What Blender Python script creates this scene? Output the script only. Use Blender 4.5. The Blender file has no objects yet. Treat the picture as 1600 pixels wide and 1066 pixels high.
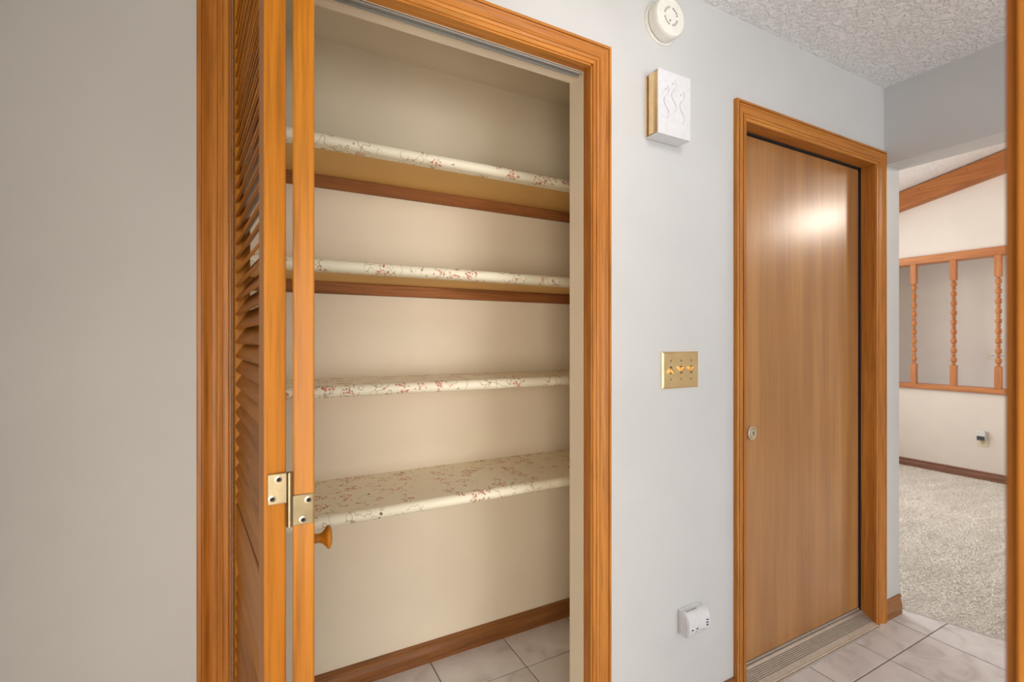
import bpy, bmesh, math, random
import numpy as np
from mathutils import Matrix, Vector

random.seed(7)
rng = np.random.default_rng(7)
S = bpy.context.scene
COL = S.collection

# ------------------------------------------------------------------ camera
YAW = math.radians(28.129)
cam_d = bpy.data.cameras.new('camera')
cam = bpy.data.objects.new('camera', cam_d)
COL.objects.link(cam)
cam.location = (0, 0, 1.28)
cam.rotation_euler = (math.pi / 2, 0, -YAW)
cam_d.sensor_width = 36
cam_d.lens = 36 * 744.75 / 1600
cam_d.shift_y = -1 / 1600
cam_d.clip_start = 0.02
cam_d.dof.use_dof = True
cam_d.dof.focus_distance = 1.35
cam_d.dof.aperture_fstop = 4.5
S.camera = cam

# ------------------------------------------------------------------ world, lights, exposure
S.view_settings.view_transform = 'Standard'
S.view_settings.look = 'None'
S.view_settings.gamma = 1
S.view_settings.use_curve_mapping = False
S.view_settings.exposure = 0.06
w = bpy.data.worlds.new('world')
S.world = w
w.use_nodes = True
w.node_tree.nodes['Background'].inputs[0].default_value = (0.75, 0.85, 1, 1)
w.node_tree.nodes['Background'].inputs[1].default_value = 0.6


def area(name, loc, target, sx, sy, power, col, spread=180):
    d = bpy.data.lights.new(name, 'AREA')
    d.shape = 'RECTANGLE'
    d.size = sx
    d.size_y = sy
    d.energy = power
    d.color = col
    d.spread = math.radians(spread)
    o = bpy.data.objects.new(name, d)
    COL.objects.link(o)
    o.location = loc
    v = Vector(target) - Vector(loc)
    o.rotation_euler = v.to_track_quat('-Z', 'Y').to_euler()
    return o


LAMP_A, LAMP_B = 14.0, 66.0      # strength of the globe lamps (built at the end)
# added area lights standing for guessed kitchen, nook and living room daylight
area('added_kitchen_light', (1.45, -3.25, 0.9), (1.45, 0, 0.9), 2.0, 1.3, 57, (0.96, 0.97, 1.0))
area('added_nook_fill', (-0.5, -0.97, 1.05), (-0.5, 0, 1.05), 1.0, 1.3, 34, (1.0, 0.92, 0.81))  # soft fill added behind the camera, no such window known
area('added_living_light', (4.1, 2.97, 1.7), (4.1, 0, 1.7), 2.2, 1.6, 40, (1.0, 0.96, 0.92))
area('stair_light', (6.28, 0.1, 1.9), (6.28, 2.0, 1.6), 0.5, 1.4, 9, (1.0, 0.96, 0.92))  # area light in the gap behind the balusters


# ------------------------------------------------------------------ material helpers
def lin(r, g, b):
    f = lambda c: (c / 255 / 12.92) if c / 255 <= 0.04045 else ((c / 255 + 0.055) / 1.055) ** 2.4
    return (f(r), f(g), f(b), 1)


def newmat(name):
    m = bpy.data.materials.new(name)
    m.use_nodes = True
    nt = m.node_tree
    b = nt.nodes['Principled BSDF']
    return m, nt, b


def N(nt, t, **kw):
    n = nt.nodes.new(t)
    for k, v in kw.items():
        setattr(n, k, v)
    return n


def objcoord(nt, scale, rand=0.0):
    tc = N(nt, 'ShaderNodeTexCoord')
    out = tc.outputs['Object']
    if rand:
        oi = N(nt, 'ShaderNodeObjectInfo')
        mu = N(nt, 'ShaderNodeMath', operation='MULTIPLY')
        mu.inputs[1].default_value = rand
        nt.links.new(oi.outputs['Random'], mu.inputs[0])
        ad = N(nt, 'ShaderNodeVectorMath', operation='ADD')
        nt.links.new(out, ad.inputs[0])
        nt.links.new(mu.outputs[0], ad.inputs[1])
        out = ad.outputs[0]
    mp = N(nt, 'ShaderNodeMapping')
    mp.inputs['Scale'].default_value = scale
    nt.links.new(out, mp.inputs['Vector'])
    return mp.outputs[0]


def noise(nt, vec, scale=1.0, detail=4, rough=0.55):
    n = N(nt, 'ShaderNodeTexNoise')
    n.inputs['Scale'].default_value = scale
    n.inputs['Detail'].default_value = detail
    n.inputs['Roughness'].default_value = rough
    nt.links.new(vec, n.inputs['Vector'])
    return n.outputs['Fac']


def ramp(nt, fac, stops):
    r = N(nt, 'ShaderNodeValToRGB')
    e = r.color_ramp.elements
    while len(e) < len(stops):
        e.new(0.5)
    for i, (p, c) in enumerate(stops):
        e[i].position = p
        e[i].color = c
    nt.links.new(fac, r.inputs[0])
    return r.outputs[0]


def mixc(nt, fac, a, b, mode='MIX'):
    m = N(nt, 'ShaderNodeMix', data_type='RGBA', blend_type=mode)
    for sock, val in ((m.inputs[0], fac), (m.inputs[6], a), (m.inputs[7], b)):
        if hasattr(val, 'is_output'):
            nt.links.new(val, sock)
        else:
            sock.default_value = val
    return m.outputs[2]


def bump(nt, b, h, strength, dist):
    n = N(nt, 'ShaderNodeBump')
    n.inputs['Strength'].default_value = strength
    n.inputs['Distance'].default_value = dist
    nt.links.new(h, n.inputs['Height'])
    nt.links.new(n.outputs[0], b.inputs['Normal'])


def wood(name, light, dark, axis, rough=0.42, coat=0.06, grain=1.0, rand=7.0, pores=0.35, spec=0.3):
    m, nt, b = newmat(name)
    s1 = [16 * grain] * 3
    s1[axis] = 1.1 * grain
    s2 = [150 * grain] * 3
    s2[axis] = 5 * grain
    v1 = objcoord(nt, s1, rand)
    v2 = objcoord(nt, s2, rand)
    n1 = noise(nt, v1, 1, 5, 0.6)
    n2 = noise(nt, v2, 1, 3, 0.6)
    c = ramp(nt, n1, [(0.3, dark), (0.52, tuple((a + d) / 2 for a, d in zip(light, dark))), (0.68, light)])
    p = ramp(nt, n2, [(0.3, (1 - pores,) * 3 + (1,)), (0.55, (1, 1, 1, 1))])
    c = mixc(nt, 1.0, c, p, 'MULTIPLY')
    nt.links.new(c, b.inputs['Base Color'])
    b.inputs['Roughness'].default_value = rough
    b.inputs['Coat Weight'].default_value = coat
    b.inputs['Coat Roughness'].default_value = 0.25
    b.inputs['Specular IOR Level'].default_value = spec
    bump(nt, b, n2, 0.12, 0.001)
    return m


def woods(name, light, dark, **kw):
    return [wood(name + '_grain_' + 'xyz'[i], light, dark, i, **kw) for i in range(3)]


def paint(name, col, rough=0.6, bs=260, bst=0.12, mott=0.03):
    m, nt, b = newmat(name)
    v = objcoord(nt, (1, 1, 1))
    n1 = noise(nt, v, 3.0, 3)
    hi = tuple(min(1, c * (1 + mott)) for c in col[:3]) + (1,)
    lo = tuple(c * (1 - mott) for c in col[:3]) + (1,)
    nt.links.new(ramp(nt, n1, [(0.3, lo), (0.7, hi)]), b.inputs['Base Color'])
    b.inputs['Roughness'].default_value = rough
    bump(nt, b, noise(nt, v, bs, 2), bst, 0.001)
    return m


def plain(name, col, rough=0.45, metal=0.0, coat=0.0, vary=0.04, scale=60):
    m, nt, b = newmat(name)
    v = objcoord(nt, (1, 1, 1))
    n1 = noise(nt, v, scale, 3)
    hi = tuple(min(1, c * (1 + vary)) for c in col[:3]) + (1,)
    lo = tuple(c * (1 - vary) for c in col[:3]) + (1,)
    nt.links.new(ramp(nt, n1, [(0.3, lo), (0.7, hi)]), b.inputs['Base Color'])
    b.inputs['Roughness'].default_value = rough
    b.inputs['Metallic'].default_value = metal
    b.inputs['Coat Weight'].default_value = coat
    return m


M = {}
M['wall'] = paint('grey_wall_paint', lin(209, 209, 207))
M['closet'] = paint('cream_closet_paint', lin(246, 233, 209), bst=0.05)
M['living'] = paint('warm_white_living_paint', lin(232, 224, 216))
M['kitchen'] = paint('kitchen_paint', lin(226, 224, 218))
CAS = woods('honey_pine_trim', lin(212, 142, 64), lin(182, 110, 38))
DOORW = woods('golden_birch_louvre', lin(202, 132, 36), lin(172, 102, 18), rough=0.4)
FLUSH = woods('flush_door_veneer', lin(194, 140, 84), lin(160, 110, 64), rough=0.3, spec=0.5, coat=0.35, grain=0.55, pores=0.12)
RAILW = woods('oak_rail', lin(212, 144, 92), lin(182, 112, 64))
CLEAT = woods('brown_cleat', lin(182, 120, 68), lin(142, 86, 44), rough=0.6, coat=0)
BASEW = woods('brown_baseboard', lin(176, 118, 66), lin(128, 80, 40), rough=0.45)
FARB = woods('far_baseboard', lin(160, 118, 98), lin(128, 88, 68), rough=0.5)
BEAM = woods('knotty_beam', lin(196, 128, 76), lin(160, 94, 48), rough=0.6, coat=0, grain=0.6)


def mk_ceiling():
    m, nt, b = newmat('knockdown_ceiling')
    v = objcoord(nt, (1, 1, 1))
    b.inputs['Base Color'].default_value = lin(242, 240, 238)
    b.inputs['Roughness'].default_value = 0.85
    d = N(nt, 'ShaderNodeTexNoise')
    d.inputs['Scale'].default_value = 42
    d.inputs['Detail'].default_value = 5
    d.inputs['Distortion'].default_value = 1.3
    nt.links.new(v, d.inputs['Vector'])
    r = ramp(nt, d.outputs['Fac'], [(0.42, (0, 0, 0, 1)), (0.58, (1, 1, 1, 1))])
    bump(nt, b, r, 0.75, 0.006)
    return m


M['ceiling'] = mk_ceiling()


def mk_tile():
    m, nt, b = newmat('grey_marbled_tile')
    v = objcoord(nt, (1, 1, 1), 31.0)
    d = N(nt, 'ShaderNodeTexNoise')
    d.inputs['Scale'].default_value = 7
    d.inputs['Detail'].default_value = 7
    d.inputs['Distortion'].default_value = 1.2
    nt.links.new(v, d.inputs['Vector'])
    c = ramp(nt, d.outputs['Fac'], [(0.28, lin(204, 199, 199)), (0.45, lin(228, 225, 226)), (0.7, lin(238, 236, 237))])
    nt.links.new(c, b.inputs['Base Color'])
    b.inputs['Roughness'].default_value = 0.32
    b.inputs['Coat Weight'].default_value = 0.15
    bump(nt, b, d.outputs['Fac'], 0.05, 0.002)
    return m


M['tile'] = mk_tile()
M['grout'] = plain('grey_brown_grout', lin(140, 128, 120), 0.9, vary=0.1)


def mk_carpet():
    m, nt, b = newmat('beige_carpet_pile')
    v = objcoord(nt, (1, 1, 1))
    a = noise(nt, v, 150, 3, 0.7)
    c = ramp(nt, a, [(0.3, lin(222, 212, 200)), (0.5, lin(248, 243, 235)), (0.66, lin(254, 251, 246))])
    vb = objcoord(nt, (1.6, 5.5, 1))
    big = ramp(nt, noise(nt, vb, 2.0, 3), [(0.35, (0.88, 0.87, 0.86, 1)), (0.62, (1, 1, 1, 1))])
    c = mixc(nt, 1.0, c, big, 'MULTIPLY')
    nt.links.new(c, b.inputs['Base Color'])
    b.inputs['Roughness'].default_value = 1
    b.inputs['Sheen Weight'].default_value = 0.2
    return m


M['carpet'] = mk_carpet()


def mk_paper():
    """cream shelf paper printed with little pink blossoms and brown butterflies"""
    m, nt, b = newmat('floral_shelf_paper')
    tc = objcoord(nt, (1, 1, 1), 3.0)

    def spots(scale, thr, seed, keep, stretch=(1, 1, 1)):
        mp = N(nt, 'ShaderNodeMapping')
        mp.inputs['Location'].default_value = (seed, seed * 1.7, seed * 0.4)
        mp.inputs['Scale'].default_value = stretch
        nt.links.new(tc, mp.inputs['Vector'])
        # jitter so that the marks are not round
        nz = N(nt, 'ShaderNodeTexNoise')
        nz.inputs['Scale'].default_value = scale * 2.2
        nt.links.new(mp.outputs[0], nz.inputs['Vector'])
        sub = N(nt, 'ShaderNodeVectorMath', operation='SUBTRACT')
        sub.inputs[1].default_value = (0.5, 0.5, 0.5)
        nt.links.new(nz.outputs['Color'], sub.inputs[0])
        sc = N(nt, 'ShaderNodeVectorMath', operation='SCALE')
        sc.inputs['Scale'].default_value = 0.9 / scale
        nt.links.new(sub.outputs[0], sc.inputs[0])
        ad = N(nt, 'ShaderNodeVectorMath', operation='ADD')
        nt.links.new(mp.outputs[0], ad.inputs[0])
        nt.links.new(sc.outputs[0], ad.inputs[1])
        vo = N(nt, 'ShaderNodeTexVoronoi')
        vo.inputs['Scale'].default_value = scale
        nt.links.new(ad.outputs[0], vo.inputs['Vector'])
        lt = N(nt, 'ShaderNodeMath', operation='LESS_THAN')
        lt.inputs[1].default_value = thr
        nt.links.new(vo.outputs['Distance'], lt.inputs[0])
        sx = N(nt, 'ShaderNodeSeparateColor')
        nt.links.new(vo.outputs['Color'], sx.inputs[0])
        k = N(nt, 'ShaderNodeMath', operation='LESS_THAN')
        k.inputs[1].default_value = keep
        nt.links.new(sx.outputs[0], k.inputs[0])
        mu = N(nt, 'ShaderNodeMath', operation='MULTIPLY')
        nt.links.new(lt.outputs[0], mu.inputs[0])
        nt.links.new(k.outputs[0], mu.inputs[1])
        return mu.outputs[0]

    def mul(a, bb):
        mu = N(nt, 'ShaderNodeMath', operation='MULTIPLY')
        nt.links.new(a, mu.inputs[0])
        nt.links.new(bb, mu.inputs[1])
        return mu.outputs[0]

    def twigs(scale, wdt, seed):
        mp = N(nt, 'ShaderNodeMapping')
        mp.inputs['Location'].default_value = (seed, seed, seed)
        nt.links.new(tc, mp.inputs['Vector'])
        f = noise(nt, mp.outputs[0], scale, 1)
        sb = N(nt, 'ShaderNodeMath', operation='SUBTRACT')
        sb.inputs[1].default_value = 0.5
        nt.links.new(f, sb.inputs[0])
        ab = N(nt, 'ShaderNodeMath', operation='ABSOLUTE')
        nt.links.new(sb.outputs[0], ab.inputs[0])
        lt = N(nt, 'ShaderNodeMath', operation='LESS_THAN')
        lt.inputs[1].default_value = wdt
        nt.links.new(ab.outputs[0], lt.inputs[0])
        return lt.outputs[0]

    spray = spots(17, 0.46, 1.3, 0.55)          # where a spray of blossom sits
    moth = spots(19, 0.20, 7.7, 0.30)           # where a butterfly sits
    c = lin(250, 243, 218)
    c = mixc(nt, mul(twigs(26, 0.011, 2.0), ramp(nt, noise(nt, tc, 9, 2), [(0.5, (0, 0, 0, 1)), (0.52, (1, 1, 1, 1))])), c, lin(196, 178, 140))
    c = mixc(nt, mul(spots(105, 0.45, 3.1, 0.62), spray), c, lin(222, 150, 124))
    c = mixc(nt, mul(spots(140, 0.40, 4.1, 0.30), spray), c, lin(176, 100, 76))
    c = mixc(nt, mul(spots(120, 0.34, 9.4, 0.22), spray), c, lin(140, 122, 88))
    c = mixc(nt, mul(spots(110, 0.50, 5.2, 0.70), moth), c, lin(118, 92, 62))
    nt.links.new(c, b.inputs['Base Color'])
    b.inputs['Roughness'].default_value = 0.42
    return m


M['paper'] = mk_paper()
M['mdf'] = paint('tan_hardboard', lin(230, 184, 112), 0.7, 400, 0.05, 0.06)
M['brass'] = plain('polished_brass', lin(240, 210, 156), 0.34, 1.0, vary=0.06, scale=25)
M['oldbrass'] = plain('antique_brass', lin(150, 136, 108), 0.33, 1.0, vary=0.12)
M['chimebrass'] = plain('satin_gold_tube', lin(244, 214, 164), 0.28, 1.0, vary=0.06)
M['silver'] = plain('worn_nickel', lin(226, 216, 196), 0.34, 1.0, vary=0.15, scale=200)
M['dark'] = plain('dark_hole', lin(30, 24, 20), 0.8)
M['rubber'] = plain('black_weatherstrip', lin(26, 24, 24), 0.7)
M['alu'] = plain('bronze_aluminium_sill', lin(196, 184, 172), 0.45, 0.5, vary=0.08, scale=40)
M['track'] = plain('grey_track_metal', lin(160, 160, 155), 0.45, 0.3)
M['plastic'] = plain('ivory_plastic', lin(236, 234, 224), 0.4)
M['white'] = plain('white_plastic', lin(226, 226, 228), 0.4)
M['vent'] = plain('vent_shadow_grey', lin(150, 146, 138), 0.7)
M['lcd'] = plain('dark_screen', lin(70, 72, 76), 0.2)
M['cream'] = plain('cream_plate', lin(226, 214, 190), 0.4)
M['knobw'] = DOORW[0]
M['print'] = plain('grey_print', lin(150, 140, 136), 0.6)


def mk_emit(name, col, st):
    m, nt, b = newmat(name)
    b.inputs['Base Color'].default_value = (0.9, 0.9, 0.9, 1)
    b.inputs['Emission Color'].default_value = col
    b.inputs['Emission Strength'].default_value = st
    return m


M['lamp_a'] = mk_emit('hall_lamp_glass', (1, 0.98, 0.97, 1), LAMP_A)
M['lamp_b'] = mk_emit('added_living_lamp_glass', (1, 0.90, 0.78, 1), LAMP_B)


# ------------------------------------------------------------------ mesh helpers
def link_mesh(name, me, mat=None, parent=None, smooth=False):
    if mat is not None:
        me.materials.append(mat)
    o = bpy.data.objects.new(name, me)
    COL.objects.link(o)
    if smooth:
        me.polygons.foreach_set('use_smooth', [True] * len(me.polygons))
    if parent is not None:
        adopt(o, parent)
    return o


def adopt(o, parent):
    o.parent = parent
    m = Matrix.Identity(4)
    q = parent
    while q is not None:
        m = Matrix.Translation(q.location) @ q.rotation_euler.to_matrix().to_4x4() @ m if q.parent is None else m
        q = q.parent
    o.matrix_parent_inverse = m.inverted()


def bobj(name, bm, mat, parent=None, smooth=False, angle=None):
    bmesh.ops.recalc_face_normals(bm, faces=bm.faces)
    me = bpy.data.meshes.new(name)
    bm.to_mesh(me)
    bm.free()
    o = link_mesh(name, me, mat, parent, smooth)
    if smooth and angle:
        try:
            me.set_sharp_from_angle(angle=math.radians(angle))
        except Exception:
            pass
    return o


def box(bm, x0, x1, y0, y1, z0, z1, bev=0.0, seg=1):
    vs = [bm.verts.new((x, y, z)) for x in (x0, x1) for y in (y0, y1) for z in (z0, z1)]
    fs = [(0, 1, 3, 2), (4, 6, 7, 5), (0, 4, 5, 1), (2, 3, 7, 6), (0, 2, 6, 4), (1, 5, 7, 3)]
    faces = [bm.faces.new([vs[i] for i in f]) for f in fs]
    if bev > 0:
        es = {e for f in faces for e in f.edges}
        bmesh.ops.bevel(bm, geom=list(es), offset=bev, segments=seg, affect='EDGES', profile=0.5)


def prism(bm, pts, a0, a1, fn):
    """pts: 2D outline, swept from a0 to a1; fn(p, q, a) -> xyz"""
    A = [bm.verts.new(fn(p, q, a0)) for p, q in pts]
    B = [bm.verts.new(fn(p, q, a1)) for p, q in pts]
    n = len(pts)
    for i in range(n):
        j = (i + 1) % n
        bm.faces.new((A[i], A[j], B[j], B[i]))
    bm.faces.new(A[::-1])
    bm.faces.new(B)


def lathe(bm, prof, center, axis, seg=32):
    """prof: (radius, along) list, axis a unit vector"""
    ax = Vector(axis).normalized()
    t = Vector((0, 0, 1)) if abs(ax.z) < 0.9 else Vector((1, 0, 0))
    u = ax.cross(t).normalized()
    v = ax.cross(u)
    c = Vector(center)
    rings = []
    for r, h in prof:
        if r < 1e-6:
            rings.append([bm.verts.new(c + ax * h)])
        else:
            rings.append([bm.verts.new(c + ax * h + (u * math.cos(k * 2 * math.pi / seg) + v * math.sin(k * 2 * math.pi / seg)) * r) for k in range(seg)])
    for a, b in zip(rings, rings[1:]):
        for k in range(seg):
            k2 = (k + 1) % seg
            if len(a) == 1 and len(b) == 1:
                continue
            if len(a) == 1:
                bm.faces.new((a[0], b[k2], b[k]))
            elif len(b) == 1:
                bm.faces.new((a[k], a[k2], b[0]))
            else:
                bm.faces.new((a[k], a[k2], b[k2], b[k]))


def tube(bm, pts, r, seg=8, taper=None):
    pts = [Vector(p) for p in pts]
    rings = []
    for i, p in enumerate(pts):
        d = (pts[min(i + 1, len(pts) - 1)] - pts[max(i - 1, 0)]).normalized()
        t = Vector((0, 1, 0)) if abs(d.y) < 0.9 else Vector((1, 0, 0))
        u = d.cross(t).normalized()
        v = d.cross(u)
        rr = r * (taper[i] if taper else 1)
        rings.append([bm.verts.new(p + (u * math.cos(k * 2 * math.pi / seg) + v * math.sin(k * 2 * math.pi / seg)) * rr) for k in range(seg)])
    for a, b in zip(rings, rings[1:]):
        for k in range(seg):
            k2 = (k + 1) % seg
            bm.faces.new((a[k], a[k2], b[k2], b[k]))
    bm.faces.new(rings[0][::-1])
    bm.faces.new(rings[-1])


def tag(o, label=None, cat=None, group=None, kind=None):
    if label:
        o['label'] = label
    if cat:
        o['category'] = cat
    if group:
        o['group'] = group
    if kind:
        o['kind'] = kind
    return o


def empty(name, loc):
    o = bpy.data.objects.new(name, None)
    COL.objects.link(o)
    o.location = loc
    o.empty_display_size = 0.05
    return o


def boxes(name, lst, mat, parent=None, bev=0.0):
    bm = bmesh.new()
    for b in lst:
        box(bm, *b, bev=bev)
    return bobj(name, bm, mat, parent)


# ------------------------------------------------------------------ key dimensions (metres)
YW = 1.12            # hall wall face (closet and entry door in it)
YWB = 1.217          # its closet side
CEIL = 2.43
B = 1.835            # closet back wall
CL, CR = -0.047, 0.857      # closet opening
CH = 2.08                   # closet head
DL, DR, DH = 1.552, 2.440, 2.070   # entry door jamb faces and head
HX0, HX1 = 2.525, 2.665     # header wall between hall and living room
SOF = 2.08
OY0, OY1 = 0.0, 0.0937       # wall opposite, with the doorway the camera stands in
OX = 0.357
XF = 5.84                   # far wall of the living room
HL = -2.0                   # left end of hall

# ------------------------------------------------------------------ walls
WALLS = {}
wf = boxes('wall_front', [
    (HL, CL - 0.012, YW, YWB, 0, CEIL),
    (CL - 0.012, CR + 0.012, YW, YWB, CH + 0.012, CEIL),
    (CR + 0.012, DL - 0.02, YW, YWB, 0, CEIL),
    (DL - 0.02, DR + 0.02, YW, YWB, DH + 0.02, CEIL),
    (DR + 0.02, HX1, YW, YWB, 0, CEIL)], M['wall'])
tag(wf, 'pale grey painted hall wall around closet and wooden door', 'wall', kind='structure')
wh = boxes('wall_right', [(HX0, HX1, OY1, YW, SOF, 3.6), (HX0, HX1, YWB, 3.0, 0, 3.6), (HX0, HX1, YW, YWB, CEIL, 3.6), (HX0, HX1, -3.0, OY1, 0, 3.6)], M['wall'])
tag(wh, 'pale grey header wall above the opening to the carpeted room', 'wall', kind='structure')
tag(boxes('wall_opposite', [(OX + 0.018, 0.58, OY0, OY1, 0, CEIL), (HL, -0.42, OY0, OY1, 0, CEIL), (-0.42, OX + 0.018, OY0, OY1, 2.1, CEIL)], M['wall']), kind='structure')
tag(boxes('wall_left', [(HL - 0.1, HL, OY0, YWB, 0, CEIL)], M['wall']), kind='structure')
tag(boxes('ceiling', [(HL - 0.1, HX0, OY0, YW, CEIL, CEIL + 0.05)], M['ceiling']), 'white knockdown textured hall ceiling', 'ceiling', kind='structure')
# kitchen behind the camera
tag(boxes('wall_kitchen', [(-2.6, HX0, -3.4, -3.3, 0, CEIL), (-2.7, -2.6, -3.4, OY0, 0, CEIL), (-2.6, HL - 0.1, OY0, OY1, 0, CEIL)], M['kitchen']), kind='structure')
tag(boxes('ceiling_kitchen', [(-2.7, HX0, -3.4, OY0, CEIL, CEIL + 0.05)], M['ceiling']), kind='structure')
# unseen nook walls, added to shut out kitchen light behind the camera; right of its post the hall is open to the kitchen
tag(boxes('added_nook_wall', [(-1.3, 0.58, -1.1, -1.0, 0, CEIL), (0.48, 0.58, -1.0, OY0, 0, CEIL), (-1.3, -1.2, -1.0, OY0, 0, CEIL)], M['wall']), kind='structure')
# closet shell
tag(boxes('wall_closet_back', [(CL - 0.1, 1.6, B, B + 0.08, 0, 2.45)], M['closet']), 'cream painted back wall of the shelved closet', 'wall', kind='structure')
tag(boxes('wall_closet_side', [(CL - 0.1, CL, YWB, B, 0, 2.45), (1.5, 1.6, YWB, B, 0, 2.45)], M['closet']), kind='structure')
tag(boxes('ceiling_closet', [(CL, 1.5, YWB, B, 2.364, 2.45)], M['closet']), 'cream painted closet ceiling', 'ceiling', kind='structure')
# drywall returns of the closet opening (white, behind the wooden jamb)
tag(boxes('wall_closet_return', [(CR - 0.001, CR + 0.012, 1.152, YWB + 0.004, 0, CH), (CL, CR + 0.012, 1.152, YWB + 0.004, CH - 0.001, CH + 0.012),
                                 (CL - 0.012, CL + 0.001, 1.152, YWB + 0.004, 0, CH),
                                 (CR + 0.012, 1.5, YWB, YWB + 0.004, 0, 2.36), (CL, CR + 0.012, YWB, YWB + 0.004, CH + 0.012, 2.36)], M['closet']), kind='structure')

# living room shell
ZC = lambda y: 2.775 + 0.205 * (2.446 - y)     # underside of the sloped ceiling
bm = bmesh.new()
prism(bm, [(3.0, ZC(3.0)), (-3.0, ZC(-3.0)), (-3.0, ZC(-3.0) + 0.08), (3.0, ZC(3.0) + 0.08)], HX0, 7.1, lambda p, q, a: (a, p, q))
tag(bobj('ceiling_living', bm, M['ceiling']), 'white sloped textured ceiling above the wooden beam', 'ceiling', kind='structure')
LRZ0, LRZ1 = 0.800, 2.105
OPY0, OPY1 = 0.9, 2.75
bm = bmesh.new()
for b_ in ((XF, XF + 0.12, OPY0, OPY1, 0, LRZ0), (XF, XF + 0.12, OPY1, 3.0, 0, 4.0), (XF, XF + 0.12, OPY0, OPY1, LRZ1, 4.0),
           (XF, XF + 0.12, -3.0, OPY0, 0, 4.0)):
    box(bm, *b_)
tag(bobj('wall_far', bm, M['living']), 'warm white far wall with a railed opening above carpet', 'wall', kind='structure')
tag(boxes('wall_stair', [(6.6, 6.7, -0.2, 3.0, 0, 4.0), (XF + 0.12, 6.6, 2.9, 3.0, 0, 4.0), (XF + 0.12, 6.6, -0.2, -0.1, 0, 4.0)], M['living']), 'shaded wall seen between the turned balusters', 'wall', kind='structure')
tag(boxes('wall_living_side', [(HX1, XF, 3.0, 3.1, 0, 4.0), (HX1, XF + 0.2, -3.1, -3.0, 0, 4.2)], M['living']), kind='structure')
for nm, (x0_, x1_, yy_, z0_, z1_) in (('added_nook_frame', (-1.06, 0.06, -1.0, 0.35, 1.75)), ('added_kitchen_frame', (0.4, 2.5, -3.3, 0.2, 1.9))):  # made-up frames, out of view, set around the added area lights
    tag(boxes(nm, [(x0_, x1_, yy_, yy_ + 0.02, z0_, z0_ + 0.05), (x0_, x1_, yy_, yy_ + 0.02, z1_ - 0.05, z1_),
                   (x0_, x0_ + 0.05, yy_, yy_ + 0.02, z0_, z1_), (x1_ - 0.05, x1_, yy_, yy_ + 0.02, z0_, z1_)], M['white']), kind='structure')

# ------------------------------------------------------------------ floor: grout bed and tiles
fl = boxes('floor', [(-2.7, 3.2, -3.4, B + 0.05, -0.06, -0.0035)], M['grout'])
tag(fl, 'pale grey marbled ceramic tile floor with brown grout', 'floor', kind='structure')
PX, PY, X0, Y0T, G = 0.3255, 0.3245, 0.608, 0.972, 0.0052


def carpet_x(y):
    return 2.709 + (1.115 - y) * 0.31 if y < 1.115 else 2.709


def clip(poly, fn):
    out = []
    for i in range(len(poly)):
        a, b2 = poly[i], poly[(i + 1) % len(poly)]
        fa, fb = fn(a), fn(b2)
        if fa >= 0:
            out.append(a)
        if (fa >= 0) != (fb >= 0):
            t = fa / (fa - fb)
            out.append((a[0] + (b2[0] - a[0]) * t, a[1] + (b2[1] - a[1]) * t))
    return out


bm = bmesh.new()
hx, hy = (PX - G) / 2, (PY - G) / 2
box(bm, -hx, hx, -hy, hy, -0.006, 0.0)
bmesh.ops.bevel(bm, geom=[e for e in bm.edges if all(abs(v.co.z) < 1e-6 for v in e.verts)], offset=0.0012, segments=1, affect='EDGES')
bmesh.ops.recalc_face_normals(bm, faces=bm.faces)
tile_me = bpy.data.meshes.new('tile')
bm.to_mesh(tile_me)
bm.free()
tile_me.materials.append(M['tile'])
for i in range(-8, 8):
    for j in range(-4, 3):
        cx_, cy_ = X0 + (i + 0.5) * PX, Y0T + (j + 0.5) * PY
        if cy_ > B + 0.03 or cx_ - hx > 3.1:
            continue
        quad = [(cx_ - hx, cy_ - hy), (cx_ + hx, cy_ - hy), (cx_ + hx, cy_ + hy), (cx_ - hx, cy_ + hy)]
        side = lambda p: 2.709 + (1.115 - p[1]) * 0.31 - p[0]
        vals = [side(p) for p in quad]
        if max(vals) <= 0.01:
            continue
        if min(vals) >= 0:
            o = bpy.data.objects.new('tile', tile_me)
            COL.objects.link(o)
            o.location = (cx_, cy_, 0)
            adopt(o, fl)
        else:
            pg = clip(quad, side)
            bm = bmesh.new()
            prism(bm, [(p[0] - cx_, p[1] - cy_) for p in pg], -0.006, 0.0, lambda p, q, a: (p, q, a))
            o = bobj('tile', bm, M['tile'])
            o.location = (cx_, cy_, 0)
            adopt(o, fl)
# plain kitchen floor tiles are outside every view: one bed
boxes('kitchen_tiles', [(-2.6, 2.5, -3.3, Y0T - 4 * PY - 0.01, -0.004, 0.0)], M['tile'], fl)

# carpet: backing plus real pile
bm = bmesh.new()
cpts = [(carpet_x(-0.2), -0.2)] + [(carpet_x(y), y) for y in (1.115,)] + [(2.709, 3.0), (XF, 3.0), (XF, -3.0), (carpet_x(-0.2), -3.0)]
prism(bm, cpts, -0.004, 0.006, lambda p, q, a: (p, q, a))
carpet = bobj('carpet', bm, M['carpet'])
tag(carpet, 'speckled beige cut pile carpet beyond the tile floor', 'carpet', kind='structure')
n = 150000
px = np.concatenate([rng.uniform(2.70, 4.2, int(n * .6)), rng.uniform(4.2, XF - 0.02, int(n * .4))])
py = rng.uniform(0.35, 2.6, len(px))
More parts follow.
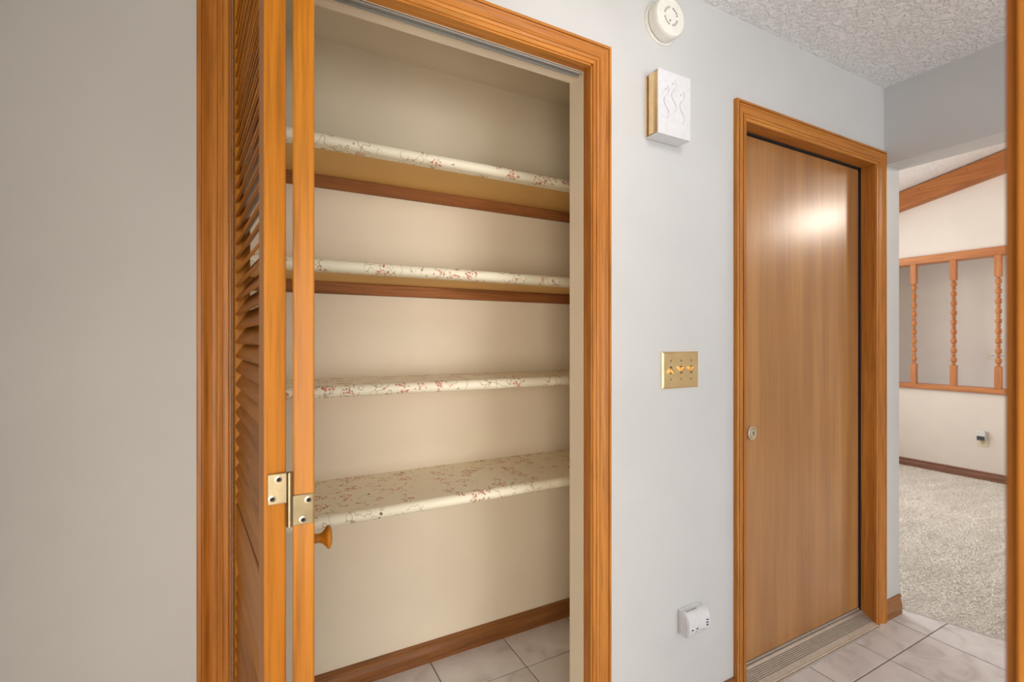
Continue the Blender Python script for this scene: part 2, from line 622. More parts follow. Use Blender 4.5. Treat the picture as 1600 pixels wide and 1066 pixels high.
# only the stretch of carpet in view through the opening
keep = (px > 2.709 + np.maximum(1.115 - py, 0) * 0.31 + 0.004) & (py < 0.46 * px) & (py > 0.23 * px) & ~((px < HX1 + 0.05) & (py > 1.1))
px, py = px[keep], py[keep]
m_ = len(px)
h = rng.uniform(0.0045, 0.0085, m_)
r = rng.uniform(0.0034, 0.0056, m_)
lean = rng.normal(0, 0.0045, (m_, 2))
ang = rng.uniform(0, 6.28, m_)
verts = np.zeros((m_, 7, 3))
for k in range(3):
    a_ = ang + k * 2.0944
    verts[:, k, 0] = px + np.cos(a_) * r
    verts[:, k, 1] = py + np.sin(a_) * r
    verts[:, k, 2] = 0.004
    verts[:, 3 + k, 0] = px + lean[:, 0] + np.cos(a_) * r * 0.9
    verts[:, 3 + k, 1] = py + lean[:, 1] + np.sin(a_) * r * 0.9
    verts[:, 3 + k, 2] = 0.004 + h * 0.75
verts[:, 6, 0] = px + lean[:, 0] * 1.5
verts[:, 6, 1] = py + lean[:, 1] * 1.5
verts[:, 6, 2] = 0.004 + h
tri = np.array([[0, 1, 4], [0, 4, 3], [1, 2, 5], [1, 5, 4], [2, 0, 3], [2, 3, 5], [3, 4, 6], [4, 5, 6], [5, 3, 6]])
tris = (tri[None] + (np.arange(m_) * 7)[:, None, None]).reshape(-1)
me = bpy.data.meshes.new('carpet_pile')
me.vertices.add(m_ * 7)
me.vertices.foreach_set('co', verts.reshape(-1))
nt_ = len(tris) // 3
me.loops.add(nt_ * 3)
me.loops.foreach_set('vertex_index', tris.astype(np.int32))
me.polygons.add(nt_)
me.polygons.foreach_set('loop_start', np.arange(0, nt_ * 3, 3, dtype=np.int32))
me.update(calc_edges=True)
tag(link_mesh('carpet_pile', me, M['carpet'], carpet), kind='stuff')

# ------------------------------------------------------------------ casings
PROF = [(0, 0), (0, .008), (.03, .0095), (.15, .0095), (.16, .0078), (.185, .0078), (.195, .0105), (.32, .0122), (.325, .0065),
        (.365, .0065), (.37, .0100), (.43, .0088), (.52, .0086), (.61, .0098), (.69, .0122), (.76, .0152), (.80, .0165), (.805, .0110),
        (.85, .0110), (.855, .0165), (.97, .0165), (1, .0145), (1, 0)]


def casing(name, xl, wl, xr, wr, zi, wz, y, z0, mats, parent, sgn=-1):
    bm = bmesh.new()
    A = [bm.verts.new((xl - t * wl, y + sgn * d, z0)) for t, d in PROF]
    Bv = [bm.verts.new((xl - t * wl, y + sgn * d, zi + t * wz)) for t, d in PROF]
    C = [bm.verts.new((xr + t * wr, y + sgn * d, zi + t * wz)) for t, d in PROF]
    D = [bm.verts.new((xr + t * wr, y + sgn * d, z0)) for t, d in PROF]
    co = [[v.co.copy() for v in L] for L in (A, Bv, C, D)]
    bm.free()
    n_ = len(PROF)
    for (P, Q, ax) in ((co[0], co[1], 2), (co[1], co[2], 0), (co[2], co[3], 2)):
        bm = bmesh.new()
        p = [bm.verts.new(v) for v in P]
        q = [bm.verts.new(v) for v in Q]
        for i in range(n_):
            j = (i + 1) % n_
            bm.faces.new((p[i], p[j], q[j], q[i]))
        bm.faces.new(p)
        bm.faces.new(q[::-1])
        bobj('casing_board', bm, mats[ax], parent)


t1 = empty('trim_1', (0.41, YW, 0))
tag(t1, 'honey wood moulded casing framing the open closet', 'door casing', kind='structure')
casing('casing', CL - 0.003, 0.054, CR + 0.005, 0.063, CH + 0.005, 0.063, YW, 0, CAS, t1)
# wooden jamb strips inside the casing
boxes('jamb', [(CR, CR + 0.012, YW - 0.004, 1.152, 0, CH)], CAS[2], t1)
boxes('jamb', [(CL - 0.012, CL, YW - 0.004, 1.152, 0, CH)], CAS[2], t1)
boxes('head_jamb', [(CL, CR, YW - 0.004, 1.152, CH, CH + 0.012)], CAS[0], t1)
bm = bmesh.new()
box(bm, CL + 0.004, CR - 0.004, 1.1535, 1.1565, CH - 0.008, CH)
box(bm, CL + 0.004, CR - 0.004, 1.1725, 1.1750, CH - 0.008, CH)
box(bm, CL + 0.004, CR - 0.004, 1.1535, 1.1750, CH - 0.0025, CH)
bobj('track', bm, M['track'], t1)

t2 = empty('trim_2', (2.0, YW, 0))
tag(t2, 'honey wood moulded casing framing the flush wooden door', 'door casing', kind='structure')
casing('casing', DL - 0.003, 0.060, DR + 0.004, 0.075, DH - 0.002, 0.067, YW, 0, CAS, t2)
boxes('jamb', [(DR, DR + 0.02, YW - 0.004, 1.215, 0, DH)], CAS[2], t2)
boxes('jamb', [(DL - 0.02, DL, YW - 0.004, 1.215, 0, DH)], CAS[2], t2)
boxes('head_jamb', [(DL - 0.02, DR + 0.02, YW - 0.004, 1.215, DH, DH + 0.02)], CAS[0], t2)
boxes('weatherstrip', [(DR - 0.006, DR, 1.172, 1.19, 0.045, DH)], M['rubber'], t2)
boxes('weatherstrip', [(DL, DL + 0.006, 1.172, 1.19, 0.045, DH)], M['rubber'], t2)
boxes('weatherstrip', [(DL, DR, 1.172, 1.19, DH - 0.006, DH)], M['rubber'], t2)

# the doorway the camera stands in
t3 = empty('trim_3', (OX, OY1, 0))
tag(t3, 'honey wood trim of the doorway opposite the closet', 'door casing', kind='structure')
casing('casing', -0.402 - 0.004, 0.063, OX + 0.004, 0.063, 2.085, 0.063, OY1, 0, CAS, t3, sgn=1)
boxes('jamb', [(OX, OX + 0.018, OY0 - 0.003, OY1 + 0.003, 0, 2.1)], CAS[2], t3)
boxes('jamb', [(-0.42, -0.402, OY0 - 0.003, OY1 + 0.003, 0, 2.1)], CAS[2], t3)
boxes('head_jamb', [(-0.42, OX + 0.018, OY0 - 0.003, OY1 + 0.003, 2.082, 2.1)], CAS[0], t3)


# ------------------------------------------------------------------ baseboards
def baseboard(name, p0, p1, nrm, hgt, mats, z=0.0, th=0.013, label=None):
    """profile standing against a wall: from p0 to p1 (xy), nrm the outward normal"""
    pr = [(0, 0), (th, 0), (th, hgt * .14), (th * .86, hgt * .17), (th * .86, hgt * .22), (th, hgt * .25), (th * .95, hgt * .5), (th * .62, hgt * .68),
          (th * .5, hgt * .8), (th * .78, hgt * .88), (th * .72, hgt * .97), (th * .5, hgt), (0, hgt)]
    bm = bmesh.new()
    P = [bm.verts.new((p0[0] + nrm[0] * d, p0[1] + nrm[1] * d, z + q)) for d, q in pr]
    Q = [bm.verts.new((p1[0] + nrm[0] * d, p1[1] + nrm[1] * d, z + q)) for d, q in pr]
    k = len(pr)
    for i in range(k):
        j = (i + 1) % k
        bm.faces.new((P[i], P[j], Q[j], Q[i]))
    bm.faces.new(P)
    bm.faces.new(Q[::-1])
    ax = 0 if abs(p1[0] - p0[0]) > abs(p1[1] - p0[1]) else 1
    o = bobj(name, bm, mats[ax])
    return tag(o, label, 'baseboard', kind='structure')


baseboard('baseboard_closet', (CL, B), (1.5, B), (0, -1), 0.080, BASEW, label='brown wooden baseboard along the closet back wall')
baseboard('baseboard_front', (CR + 0.068, YW), (DL - 0.063, YW), (0, -1), 0.088, BASEW, label='brown wooden baseboard below the plug-in alarm')
baseboard('baseboard_pier', (DR + 0.079, YW), (HX1 + 0.001, YW), (0, -1), 0.088, BASEW, label='short brown wooden baseboard ending at the carpet')
baseboard('baseboard_left', (HL, YW), (CL - 0.058, YW), (0, -1), 0.088, BASEW)
baseboard('baseboard_far', (XF, -3.0), (XF, 3.0), (-1, 0), 0.078, FARB, z=0.006, label='brown wooden baseboard along the far wall of the carpeted room')

# ------------------------------------------------------------------ entry door and sill
dr = empty('door_1', (2.0, 1.2, 0))
tag(dr, 'flush brown wood veneer door with a round lock', 'door', kind='structure')
boxes('door_leaf', [(DL + 0.005, DR - 0.007, 1.180, 1.213, 0.055, DH - 0.008)], FLUSH[2], dr, bev=0.0015)
boxes('door_sweep', [(DL + 0.005, DR - 0.006, 1.176, 1.186, 0.047, 0.054)], M['alu'], dr)
lockx, lockz = 1.668, 0.926
bm = bmesh.new()
lathe(bm, [(0, 0.001), (.0275, 0.001), (.0275, .004), (.0255, .0085), (.019, .010), (.0178, .0075), (.0168, .0075), (.016, .011), (.012, .012), (0, .012)], (lockx, 1.180, lockz), (0, -1, 0), 36)
lock = bobj('deadbolt', bm, M['silver'], dr, True, 40)
bm = bmesh.new()
box(bm, lockx - .0012, lockx + .0012, 1.1672, 1.1682, lockz - .008, lockz + .003)
lathe(bm, [(0, .0), (.0022, .0), (.0022, .0009), (0, .0009)], (lockx, 1.1682, lockz + .004), (0, -1, 0), 10)
kh = bobj('keyhole', bm, M['dark'])
kh.parent = lock
kh.matrix_parent_inverse = Matrix.Identity(4)
tag(lock, 'round worn nickel lock cylinder')

sill = empty('door_sill', (2.0, 1.13, 0))
tag(sill, 'grooved bronze metal threshold under the flush wooden door', 'threshold', kind='thing')
pts = [(1.100, 0.0), (1.1005, 0.0105), (1.104, 0.0125), (1.1065, 0.0105), (1.126, 0.0190)]
y, z = 1.126, 0.0190
ng = 7
for k in range(ng):
    dy, dz = 0.0055, 0.0030
    pts += [(y + .0008, z - .0034), (y + .0030, z - .0026), (y + .0034, z + .0020)]
    y += dy
    z += dz
    pts.append((y, z))
pts += [(1.171, 0.0435), (1.178, 0.0440), (1.200, 0.0440), (1.200, 0.0)]
bm = bmesh.new()
prism(bm, pts, DL, DR, lambda p, q, a: (a, p, q))
bobj('sill_plate', bm, M['alu'], sill)
boxes('sill_lip', [(DL - 0.0, DR + 0.0, 1.095, 1.1005, 0.0, 0.0085)], M['alu'], sill, bev=0.002)

# ------------------------------------------------------------------ bifold louvre door
bf = empty('bifold_door', (0.03, 0.91, 0.015))
tag(bf, 'golden wood louvred bifold closet door folded open at the casing', 'door', kind='thing')
T, PW = 0.0265, 0.44
ST = 0.047
Z0, Z1 = 0.015, 2.055
RAILS = [(Z0, 0.20), (0.848, 0.960), (1.955, Z1)]
panels = [((0.0074, 0.690), (-0.0515, 0.44), True), ((0.0412, 0.690), (0.0345, 0.44), False)]
pitch = 0.0275
for (n0, dv, left_front) in panels:
    ang_ = math.atan2(dv[1], dv[0])

    def place(o, z=0.0, x=0.0):
        c_, s_ = math.cos(ang_), math.sin(ang_)
        o.location = (n0[0] + c_ * x, n0[1] + s_ * x, z)
        o.rotation_euler = (0, 0, ang_)
        adopt(o, bf)
        return o

    for xa in (0.0, PW - ST):
        bm = bmesh.new()
        box(bm, xa, xa + ST, -T, 0, Z0, Z1, bev=0.0022, seg=2)
        place(bobj('stile', bm, DOORW[2]))
    for za, zb in RAILS:
        bm = bmesh.new()
        box(bm, ST, PW - ST, -T + 0.001, -0.001, za, zb, bev=0.0015)
        place(bobj('rail', bm, DOORW[0]))
    # one slat mesh for this leaf: low edge on the hall-facing side
    bm = bmesh.new()
    sy, sz, th = 0.0122, 0.0185, 0.0048
    L_ = math.hypot(sy, sz)
    ny, nz = -sz / L_ * th / 2, sy / L_ * th / 2
    cs = []
    for (e, f) in ((-1, -1), (1, -1), (1, 1), (-1, 1)):
        cs.append((e * -sy + f * -ny if left_front else e * sy + f * ny, e * sz + f * nz))
    # e=-1: low edge. left_front -> low edge at y = +sy (front/left face)
    prism(bm, [(p - T / 2, q) for p, q in cs], ST - 0.004, PW - ST + 0.004, lambda p, q, a: (a, p, q))
    bmesh.ops.bevel(bm, geom=[e for e in bm.edges if abs(e.verts[0].co.x - e.verts[1].co.x) > 0.1], offset=0.0022, segments=2, affect='EDGES')
    bmesh.ops.recalc_face_normals(bm, faces=bm.faces)
    sm = bpy.data.meshes.new('slat')
    bm.to_mesh(sm)
    bm.free()
    sm.materials.append(DOORW[0])
    for za, zb in ((0.20, 0.848), (0.960, 1.955)):
        k = int((zb - za - 0.012) / pitch)
        off = (zb - za - (k - 1) * pitch) / 2
        for i in range(k):
            o = bpy.data.objects.new('slat', sm)
            COL.objects.link(o)
            place(o, za + off + i * pitch)

# hinge between the two folded leaves
HZ = 1.0715
bm = bmesh.new()
lathe(bm, [(0, -.0355), (.0042, -.0355), (.0042, .0355), (0, .0355)], (0.0375, 0.6885, HZ), (0, 0, 1), 16)
hg = bobj('hinge', bm, M['oldbrass'], bf, True, 40)
tag(hg, 'antique brass hinge')


def leaf(x0, x1, z0, z1, yy):
    bm = bmesh.new()
    box(bm, x0, x1, yy - 0.0018, yy, z0, z1, bev=0.0006)
    o = bobj('hinge_leaf', bm, M['oldbrass'])
    o.parent = hg
    return o


def screw(x, z, yy):
    bm = bmesh.new()
    lathe(bm, [(.0046, 0), (.0046, .0008), (.0032, .0012), (.0022, .0002), (0, .0002)], (x, yy, z), (0, -1, 0), 14)
    o = bobj('screw', bm, M['silver'])
    o.parent = hg
    bm = bmesh.new()
    lathe(bm, [(.0030, 0), (.0028, .0013), (0, .0013)], (x, yy, z), (0, -1, 0), 12)
    o = bobj('screw_socket', bm, M['dark'])
    o.parent = hg


for o_ in (hg,):
    o_.matrix_parent_inverse = Matrix.Translation(bf.location).inverted()
leaf(0.0115, 0.0375, HZ - 0.004, HZ + 0.0355, 0.6895)
leaf(0.0375, 0.0665, HZ - 0.0355, HZ + 0.0045, 0.6893)
for x_, z_ in ((0.0245, HZ + .028), (0.0170, HZ + .0035)):
    screw(x_, z_, 0.6877)
for x_, z_ in ((0.0602, HZ - .0035), (0.0535, HZ - .0290)):
    screw(x_, z_, 0.6875)
# knob on the second leaf
kd = Vector((0.997, -0.078, 0))
kb = Vector((0.0412, 0.690, 0)) + Vector((0.078, 0.997, 0)) * 0.075 + kd * T
bm = bmesh.new()
lathe(bm, [(0, 0), (.0085, 0), (.0068, .003), (.0064, .008), (.0078, .012), (.0125, .0165), (.0165, .0195), (.0172, .0215), (.0155, .0238), (.009, .0258), (0, .0264)], (kb.x, kb.y, 0.985), kd, 28)
kn = bobj('knob', bm, DOORW[0], bf, True)
tag(kn, 'small round turned wooden knob')


# ------------------------------------------------------------------ closet shelves
def shelf(z, yf, label, cleat):
    """z: top of the shelf, yf: front edge"""
    x0, x1 = CL + 0.002, 1.498
    root = empty('closet_shelf', (0.7, B, z - 0.034))
    tag(root, label, 'shelf')
    th = 0.036
    r_ = th / 2
    boxes('board', [(x0, x1, yf + r_, B - 0.001, z - th + 0.001, z - 0.0015)], M['mdf'], root)
    # paper: over the top, round the nose, tucked a little way under
    outer = [(B - 0.001, z), (yf + r_, z)]
    for k in range(1, 12):
        a_ = math.pi / 2 + math.pi * k / 12
        outer.append((yf + r_ + r_ * math.cos(a_) * 0.95, z - r_ + r_ * math.sin(a_)))
    outer += [(yf + r_, z - th), (yf + r_ + 0.030, z - th)]
    inner = [(yf + r_ + 0.030, z - th + 0.0012), (yf + r_, z - th + 0.0012)]
    inner += [(yf + r_ + 0.004, z - r_), (yf + r_, z - 0.0012), (B - 0.001, z - 0.0012)]
    bm = bmesh.new()
    prism(bm, outer + inner, x0, x1, lambda p, q, a: (a, p, q))
    bobj('shelf_paper', bm, M['paper'], root, True, 35)
    if cleat:
        boxes('cleat', [(x0, x1, B - 0.019, B - 0.0005, z - th - 0.042, z - th)], CLEAT[0], root, bev=0.001)
    return root


shelf(1.905, 1.520, 'topmost floral papered closet shelf with bare tan underside', True)
shelf(1.526, 1.520, 'floral papered closet shelf second from the closet ceiling', True)
shelf(1.142, 1.520, 'floral papered closet shelf third from the closet ceiling', False)
shelf(0.774, 1.452, 'lowest floral papered closet shelf, deeper than the others above', False)

# ------------------------------------------------------------------ smoke alarm
sx, sz_ = 1.135, 2.288
sa = empty('smoke_alarm', (sx, YW, sz_))
tag(sa, 'round ivory smoke alarm on the wall above the chime', 'smoke alarm')
bm = bmesh.new()
lathe(bm, [(0, 0), (.067, 0), (.067, .004), (.065, .0075), (.060, .0085), (0, .0085)], (sx, YW, sz_), (0, -1, 0), 56)
bobj('base_ring', bm, M['plastic'], sa, True, 35)
bm = bmesh.new()
lathe(bm, [(.056, .0085), (.056, .012), (.0615, .0125), (.0615, .036), (.0605, .0415), (.0575, .0455), (.052, .047), (.032, .047), (.031, .0462), (.012, .0462), (0, .0464)], (sx, YW, sz_), (0, -1, 0), 56)
body = bobj('cover', bm, M['plastic'], sa, True, 35)
bm = bmesh.new()
for ring, (ra, rb) in enumerate(((.024, .0262), (.0275, .0297))):
    for q in range(4):
        for k in range(4):
            a0 = math.radians(q * 90 + 12 + k * 17.5)
            a1 = a0 + math.radians(12)
            vs = []
            for dd in (.0458, .0470):
                for rr, aa in ((ra, a0), (rb, a0), (rb, a1), (ra, a1)):
                    vs.append(bm.verts.new((sx + rr * math.cos(aa), YW - dd, sz_ + rr * math.sin(aa))))
            for f in ((0, 1, 2, 3), (7, 6, 5, 4), (0, 4, 5, 1), (1, 5, 6, 2), (2, 6, 7, 3), (3, 7, 4, 0)):
                bm.faces.new([vs[i] for i in f])
bobj('vent', bm, M['vent'], sa)
bm = bmesh.new()
lathe(bm, [(0, .0462), (.0032, .0462), (.0032, .0475), (0, .0478)], (sx - .004, YW, sz_ - .014), (0, -1, 0), 14)
bobj('indicator', bm, M['vent'], sa)

# ------------------------------------------------------------------ door chime
ch = empty('door_chime', (1.14, YW, 2.01))
tag(ch, 'white door chime box with gold sides and raised scrolls', 'door chime')
cx0, cx1, cyf, cz0, cz1 = 1.0715, 1.2115, YW - 0.055, 1.911, 2.109
boxes('backplate', [(cx0 + 0.004, cx1 - 0.004, YW - 0.004, YW, cz0 + 0.004, cz1 - 0.004)], M['chimebrass'], ch)
bm = bmesh.new()
box(bm, cx0, cx1, cyf, cyf + 0.004, cz0, cz1, bev=0.0015)
box(bm, cx0 + .0015, cx1 - .0015, cyf + 0.002, YW - 0.004, cz0, cz0 + 0.004)
box(bm, cx0 + .0015, cx1 - .0015, cyf + 0.002, YW - 0.004, cz1 - 0.004, cz1)
bobj('cover', bm, M['white'], ch)
for s, xx in ((1, cx0 + .012), (-1, cx1 - .012)):
    bm = bmesh.new()
    pr = []
    for k in range(13):
        a_ = -math.pi / 2 + math.pi * k / 12
        pr.append((xx - s * 0.0125 * math.cos(a_), YW - 0.0275 + 0.023 * math.sin(a_)))
    pr += [(xx + s * 0.006, YW - 0.0055), (xx + s * 0.006, YW - 0.0485)]
    prism(bm, pr, cz0 + 0.0055, cz1 - 0.0055, lambda p, q, a: (p, q, a))
    bobj('side_column', bm, M['chimebrass'], ch, True, 50)
for (ox, oz) in ((1.108, 2.012), (1.140, 2.036), (1.175, 2.009)):
    bm = bmesh.new()
    P = []
    for k in range(29):
        s = k / 28
        # tall thin S with hooked ends
        zz = 0.050 - 0.100 * s
        xx = 0.0092 * math.sin(s * 3 * math.pi * 0.98 + 0.25)
        P.append((ox + xx, cyf - 0.0004, oz + zz))
    tube(bm, P, 0.0044, 8, [0.4 + 0.8 * math.sin(math.pi * min(1, (k + 1) / 15) * 0.5) if k < 15 else 0.4 + 0.8 * math.sin(math.pi * 0.5 * (29 - k) / 14) for k in range(29)])
    for (ax_, az_) in ((-0.0058, 0.038), (-0.0055, -0.010)):
        bmesh.ops.create_icosphere(bm, subdivisions=1, radius=0.0042, matrix=Matrix.Translation((ox + ax_, cyf - 0.0002, oz + az_)))
    bobj('scroll', bm, M['white'], ch, True)

# ------------------------------------------------------------------ triple switch
sw = empty('light_switch', (1.222, YW, 1.184))
tag(sw, 'polished brass triple toggle switch plate on the grey wall', 'light switch')
wx0, wx1, wz0, wz1 = 1.139, 1.305, 1.124, 1.243
bm = bmesh.new()
o4 = [(wx0, YW, wz0), (wx1, YW, wz0), (wx1, YW, wz1), (wx0, YW, wz1)]
i4 = [(wx0, YW - .0035, wz0), (wx1, YW - .0035, wz0), (wx1, YW - .0035, wz1), (wx0, YW - .0035, wz1)]
b4 = [(wx0 + .006, YW - .0068, wz0 + .006), (wx1 - .006, YW - .0068, wz0 + .006), (wx1 - .006, YW - .0068, wz1 - .006), (wx0 + .006, YW - .0068, wz1 - .006)]
R3 = [[bm.verts.new(p) for p in q] for q in (o4, i4, b4)]
for a_, c_ in ((0, 1), (1, 2)):
    for k in range(4):
        bm.faces.new((R3[a_][k], R3[a_][(k + 1) % 4], R3[c_][(k + 1) % 4], R3[c_][k]))
bm.faces.new(R3[2])
bm.faces.new(R3[0][::-1])
bobj('plate', bm, M['brass'], sw)
for k, up in ((0, -1), (1, 1), (2, 1)):
    xx = 1.222 + (k - 1) * 0.046
    zc = 1.184
    bm = bmesh.new()
    box(bm, xx - .0052, xx + .0052, YW - .0072, YW - .0066, zc - .0122, zc + .0122)
    bobj('slot', bm, M['oldbrass'], sw)
    bm = bmesh.new()
    c0 = [(xx - .0042, YW - .007, zc - .007), (xx + .0042, YW - .007, zc - .007), (xx + .0042, YW - .007, zc + .007), (xx - .0042, YW - .007, zc + .007)]
    zz = zc + up * .008
    c1 = [(xx - .0033, YW - .021, zz - .0035), (xx + .0033, YW - .021, zz - .0035), (xx + .0033, YW - .021, zz + .0035), (xx - .0033, YW - .021, zz + .0035)]
    a4 = [bm.verts.new(p) for p in c0]
    e4 = [bm.verts.new(p) for p in c1]
    for q in range(4):
        bm.faces.new((a4[q], a4[(q + 1) % 4], e4[(q + 1) % 4], e4[q]))
    bm.faces.new(e4)
    bm.faces.new(a4[::-1])
    bobj('toggle', bm, M['brass'], sw)
    for dz in (-.030, .030):
        bm = bmesh.new()
        lathe(bm, [(.0034, .0066), (.0032, .0078), (.0018, .0085), (0, .0086)], (xx, YW, zc + dz), (0, -1, 0), 14)
        bobj('screw', bm, M['oldbrass'], sw, True)

# ------------------------------------------------------------------ plug-in alarm low on the wall
ca = empty('plug_in_alarm', (1.265, YW, 0.36))
tag(ca, 'white rounded plug-in gas alarm low on the wall', 'alarm')
ax0, ax1 = 1.214, 1.316
pr = [(0, .398), (.012, .400), (.022, .397), (.031, .389), (.037, .376), (.0385, .360), (.037, .344), (.033, .331), (.027, .3225), (.018, .320), (.006, .321), (0, .324)]
bm = bmesh.new()
prism(bm, pr, ax0, ax1, lambda p, q, a: (a, YW - .007 - p, q))
bmesh.ops.bevel(bm, geom=[e for e in bm.edges if abs(e.verts[0].co.x - e.verts[1].co.x) < 1e-6], offset=0.003, segments=2, affect='EDGES')
bobj('case', bm, M['white'], ca, True, 50)
boxes('mounting_plate', [(ax0 + .002, ax1 - .010, YW - .0072, YW, .322, .4005)], M['white'], ca, bev=.001)
for k in range(3):
    zz = .366 - k * .0085
    boxes('speaker_slot', [(ax1 - .020 - (k == 1) * .002, ax1 - .011, YW - .0463, YW - .0435, zz - .0012, zz + .0016)], M['dark'], ca)
for xx, zz in ((ax0 + .018, .3485), (ax0 + .040, .3485)):
    boxes('indicator', [(xx - .0038, xx + .0038, YW - .0458, YW - .0425, zz - .0013, zz + .0017)], M['dark'], ca)
for xx, ww in ((ax0 + .018, .006), (ax0 + .038, .012), (ax0 + .058, .008), (ax0 + .072, .010)):
    boxes('print_line', [(xx - ww / 2, xx + ww / 2, YW - .0435, YW - .0405, .3375, .3383)], M['print'], ca)
boxes('top_vent', [(ax0 + .012, ax0 + .06, YW - .0245, YW - .022, .3995, .4008)], M['print'], ca)

# ------------------------------------------------------------------ living room: beam, rails, balusters, plug sensor
bm = bmesh.new()
bh, bt = 0.172, 0.13
yb0, yb1 = 3.0, -3.0
zb = lambda y: 2.765 + 0.205 * (2.446 - y)
prism(bm, [(yb0, zb(yb0)), (yb1, zb(yb1)), (yb1, zb(yb1) - bh), (yb0, zb(yb0) - bh)], XF - bt, XF - 0.001, lambda p, q, a: (a, p, q))
bmesh.ops.bevel(bm, geom=[e for e in bm.edges if abs(e.verts[0].co.y - e.verts[1].co.y) > 1], offset=0.006, segments=1, affect='EDGES')
beam = bobj('ceiling_beam', bm, BEAM[1])
tag(beam, 'knotty wooden beam sloping along the far wall under the ceiling', 'beam', kind='thing')
for (yy, ff) in ((2.40, .82), (2.33, .35), (2.13, .45), (1.88, .75), (1.55, .4), (2.24, .7)):
    bm = bmesh.new()
    rad = random.uniform(.008, .016)
    lathe(bm, [(0, .0012), (rad * .7, .001), (rad, 0)], (XF - bt, yy, zb(yy) - bh * (1 - ff)), (-1, 0, 0), 12)
    o = bobj('knot', bm, M['dark'] if rad > 0.1 else CLEAT[1], beam)

rl = empty('balustrade', (XF, 1.8, LRZ0))
tag(rl, 'honey oak balustrade of turned balusters set in the far wall', 'balustrade', kind='thing')
RX0, RX1 = XF - 0.03, XF + 0.14
boxes('bottom_rail', [(RX0, RX1, OPY0, OPY1, LRZ0 - 0.001, LRZ0 + 0.046)], RAILW[1], rl, bev=.004)
bm = bmesh.new()
box(bm, RX0, RX1, OPY0, OPY1, LRZ1 - 0.062, LRZ1 + 0.012, bev=.005)
bobj('top_rail', bm, RAILW[1], rl)


def baluster_mesh(za, zb_):
    bm = bmesh.new()
    hw = 0.023
    top, bot = zb_ - 0.195, za + 0.200
    box(bm, -hw, hw, -hw, hw, top, zb_, bev=.002)
    box(bm, -hw, hw, -hw, hw, za, bot, bev=.002)
    nb = 9
    step = (top - bot) / nb
    prof = [(0, bot - .002), (.014, bot - .002)]
    for k in range(nb):
        z_ = bot + k * step
        prof += [(.0165, z_ + step * .02), (.0165, z_ + step * .12), (.012, z_ + step * .18)]
        for q in range(7):
            a_ = -1.15 + 2.3 * q / 6
            prof.append((.0235 * math.cos(a_) ** .8 if abs(a_) < 1.5 else .012, z_ + step * (.56 + .36 * math.sin(a_))))
        prof += [(.0125, z_ + step * .96)]
    prof += [(.014, top + .002), (0, top + .002)]
    lathe(bm, prof, (0, 0, 0), (0, 0, 1), 20)
    bmesh.ops.recalc_face_normals(bm, faces=bm.faces)
    me_ = bpy.data.meshes.new('baluster')
    bm.to_mesh(me_)
    bm.free()
    me_.materials.append(RAILW[2])
    me_.polygons.foreach_set('use_smooth', [True] * len(me_.polygons))
    me_.set_sharp_from_angle(angle=math.radians(38))
    return me_


bme = baluster_mesh(LRZ0 + 0.045, LRZ1 - 0.061)
for yy in (2.637, 2.327, 2.016, 1.706, 1.396, 1.086):
    o = bpy.data.objects.new('baluster', bme)
    COL.objects.link(o)
    o.location = (XF, yy, 0)
    adopt(o, rl)

# plate on the wall behind the balusters
op = empty('outlet_plate', (6.6, 1.93, 1.12))
tag(op, 'cream double outlet plate on the wall behind the balusters', 'outlet')
boxes('plate', [(6.594, 6.6, 1.855, 2.005, 1.085, 1.165)], M['cream'], op, bev=.002)
for yy in (1.893, 1.967):
    bm = bmesh.new()
    lathe(bm, [(0, .0075), (.022, .0075), (.023, .0055), (.023, 0)], (6.6, yy, 1.125), (-1, 0, 0), 20)
    rc = bobj('receptacle', bm, M['white'], op)
    for dy in (-.007, .007):
        boxes('slot', [(6.5915, 6.593, yy + dy - .0022, yy + dy + .0022, 1.117, 1.131)], M['dark']).parent = rc

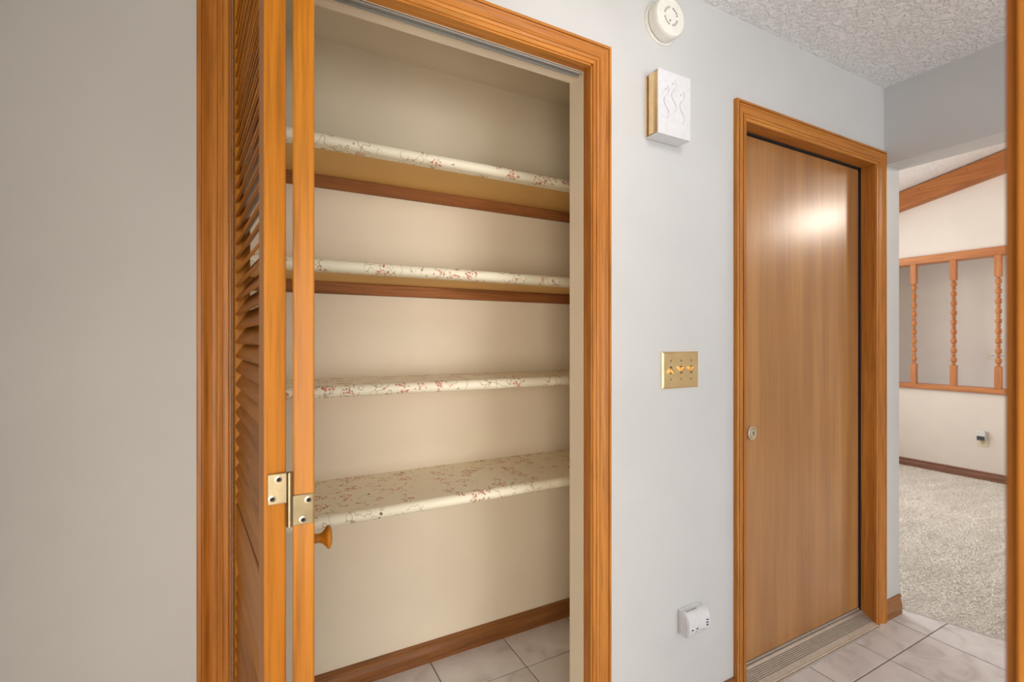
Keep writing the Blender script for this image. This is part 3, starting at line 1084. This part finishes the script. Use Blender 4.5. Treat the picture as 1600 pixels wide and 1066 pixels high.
wo = empty('wall_outlet', (XF, 1.81, 0.34))
tag(wo, 'cream wall outlet above the far baseboard with device plugged in', 'outlet')
boxes('plate', [(XF - .006, XF, 1.772, 1.845, 0.312, 0.430)], M['cream'], wo, bev=.002)
bm = bmesh.new()
lathe(bm, [(0, .0085), (.016, .0085), (.017, .006), (.017, 0)], (XF, 1.8085, .345), (-1, 0, 0), 18)
rcp = bobj('receptacle', bm, M['cream'], wo)
for dy in (-.006, .006):
    boxes('slot', [(XF - .0098, XF - .0084, 1.8085 + dy - .0016, 1.8085 + dy + .0016, .341, .353)], M['dark']).parent = rcp
boxes('slot', [(XF - .0098, XF - .0084, 1.8065, 1.8105, .3325, .336)], M['dark']).parent = rcp
ps = empty('plug_in_monitor', (XF - .006, 1.81, 0.42))
tag(ps, 'white plug-in monitor with a dark screen above the far baseboard', 'monitor')
bm = bmesh.new()
box(bm, XF - .042, XF - .0065, 1.781, 1.843, 0.368, 0.458, bev=.006, seg=2)
bobj('case', bm, M['white'], ps)
boxes('screen', [(XF - .0432, XF - .0415, 1.785, 1.839, 0.371, 0.409)], M['lcd'], ps, bev=.0005)

# ------------------------------------------------------------------ globe lamps, unseen and guessed to supply light
def globe_lamp(lx, ly, lz, mat, label, CEIL=CEIL):
    lamp = empty('unseen_lamp', (lx, ly, CEIL))
    tag(lamp, label, 'ceiling lamp')
    h = CEIL - lz
    bm = bmesh.new()
    lathe(bm, [(0, 0), (.065, 0), (.066, .012), (.05, .02), (.012, .024), (.012, h - .115), (.04, h - .11), (.04, h - .085), (0, h - .085)], (lx, ly, CEIL), (0, 0, -1), 40)
    bobj('lamp_base', bm, M['brass'], lamp, True, 35)
    bm = bmesh.new()
    bmesh.ops.create_uvsphere(bm, u_segments=32, v_segments=20, radius=0.1, matrix=Matrix.Translation((lx, ly, lz)))
    bobj('lamp_globe', bm, mat, lamp, True)


globe_lamp(0.95, 0.42, 2.13, M['lamp_a'], 'glass globe lamp on the hall ceiling facing the door chime')
globe_lamp(4.2, 0.0, 2.3, M['lamp_b'], 'added unseen globe lamp brightening the carpet', CEIL=ZC(0.0))  # added to brighten the carpet and give the door its highlight
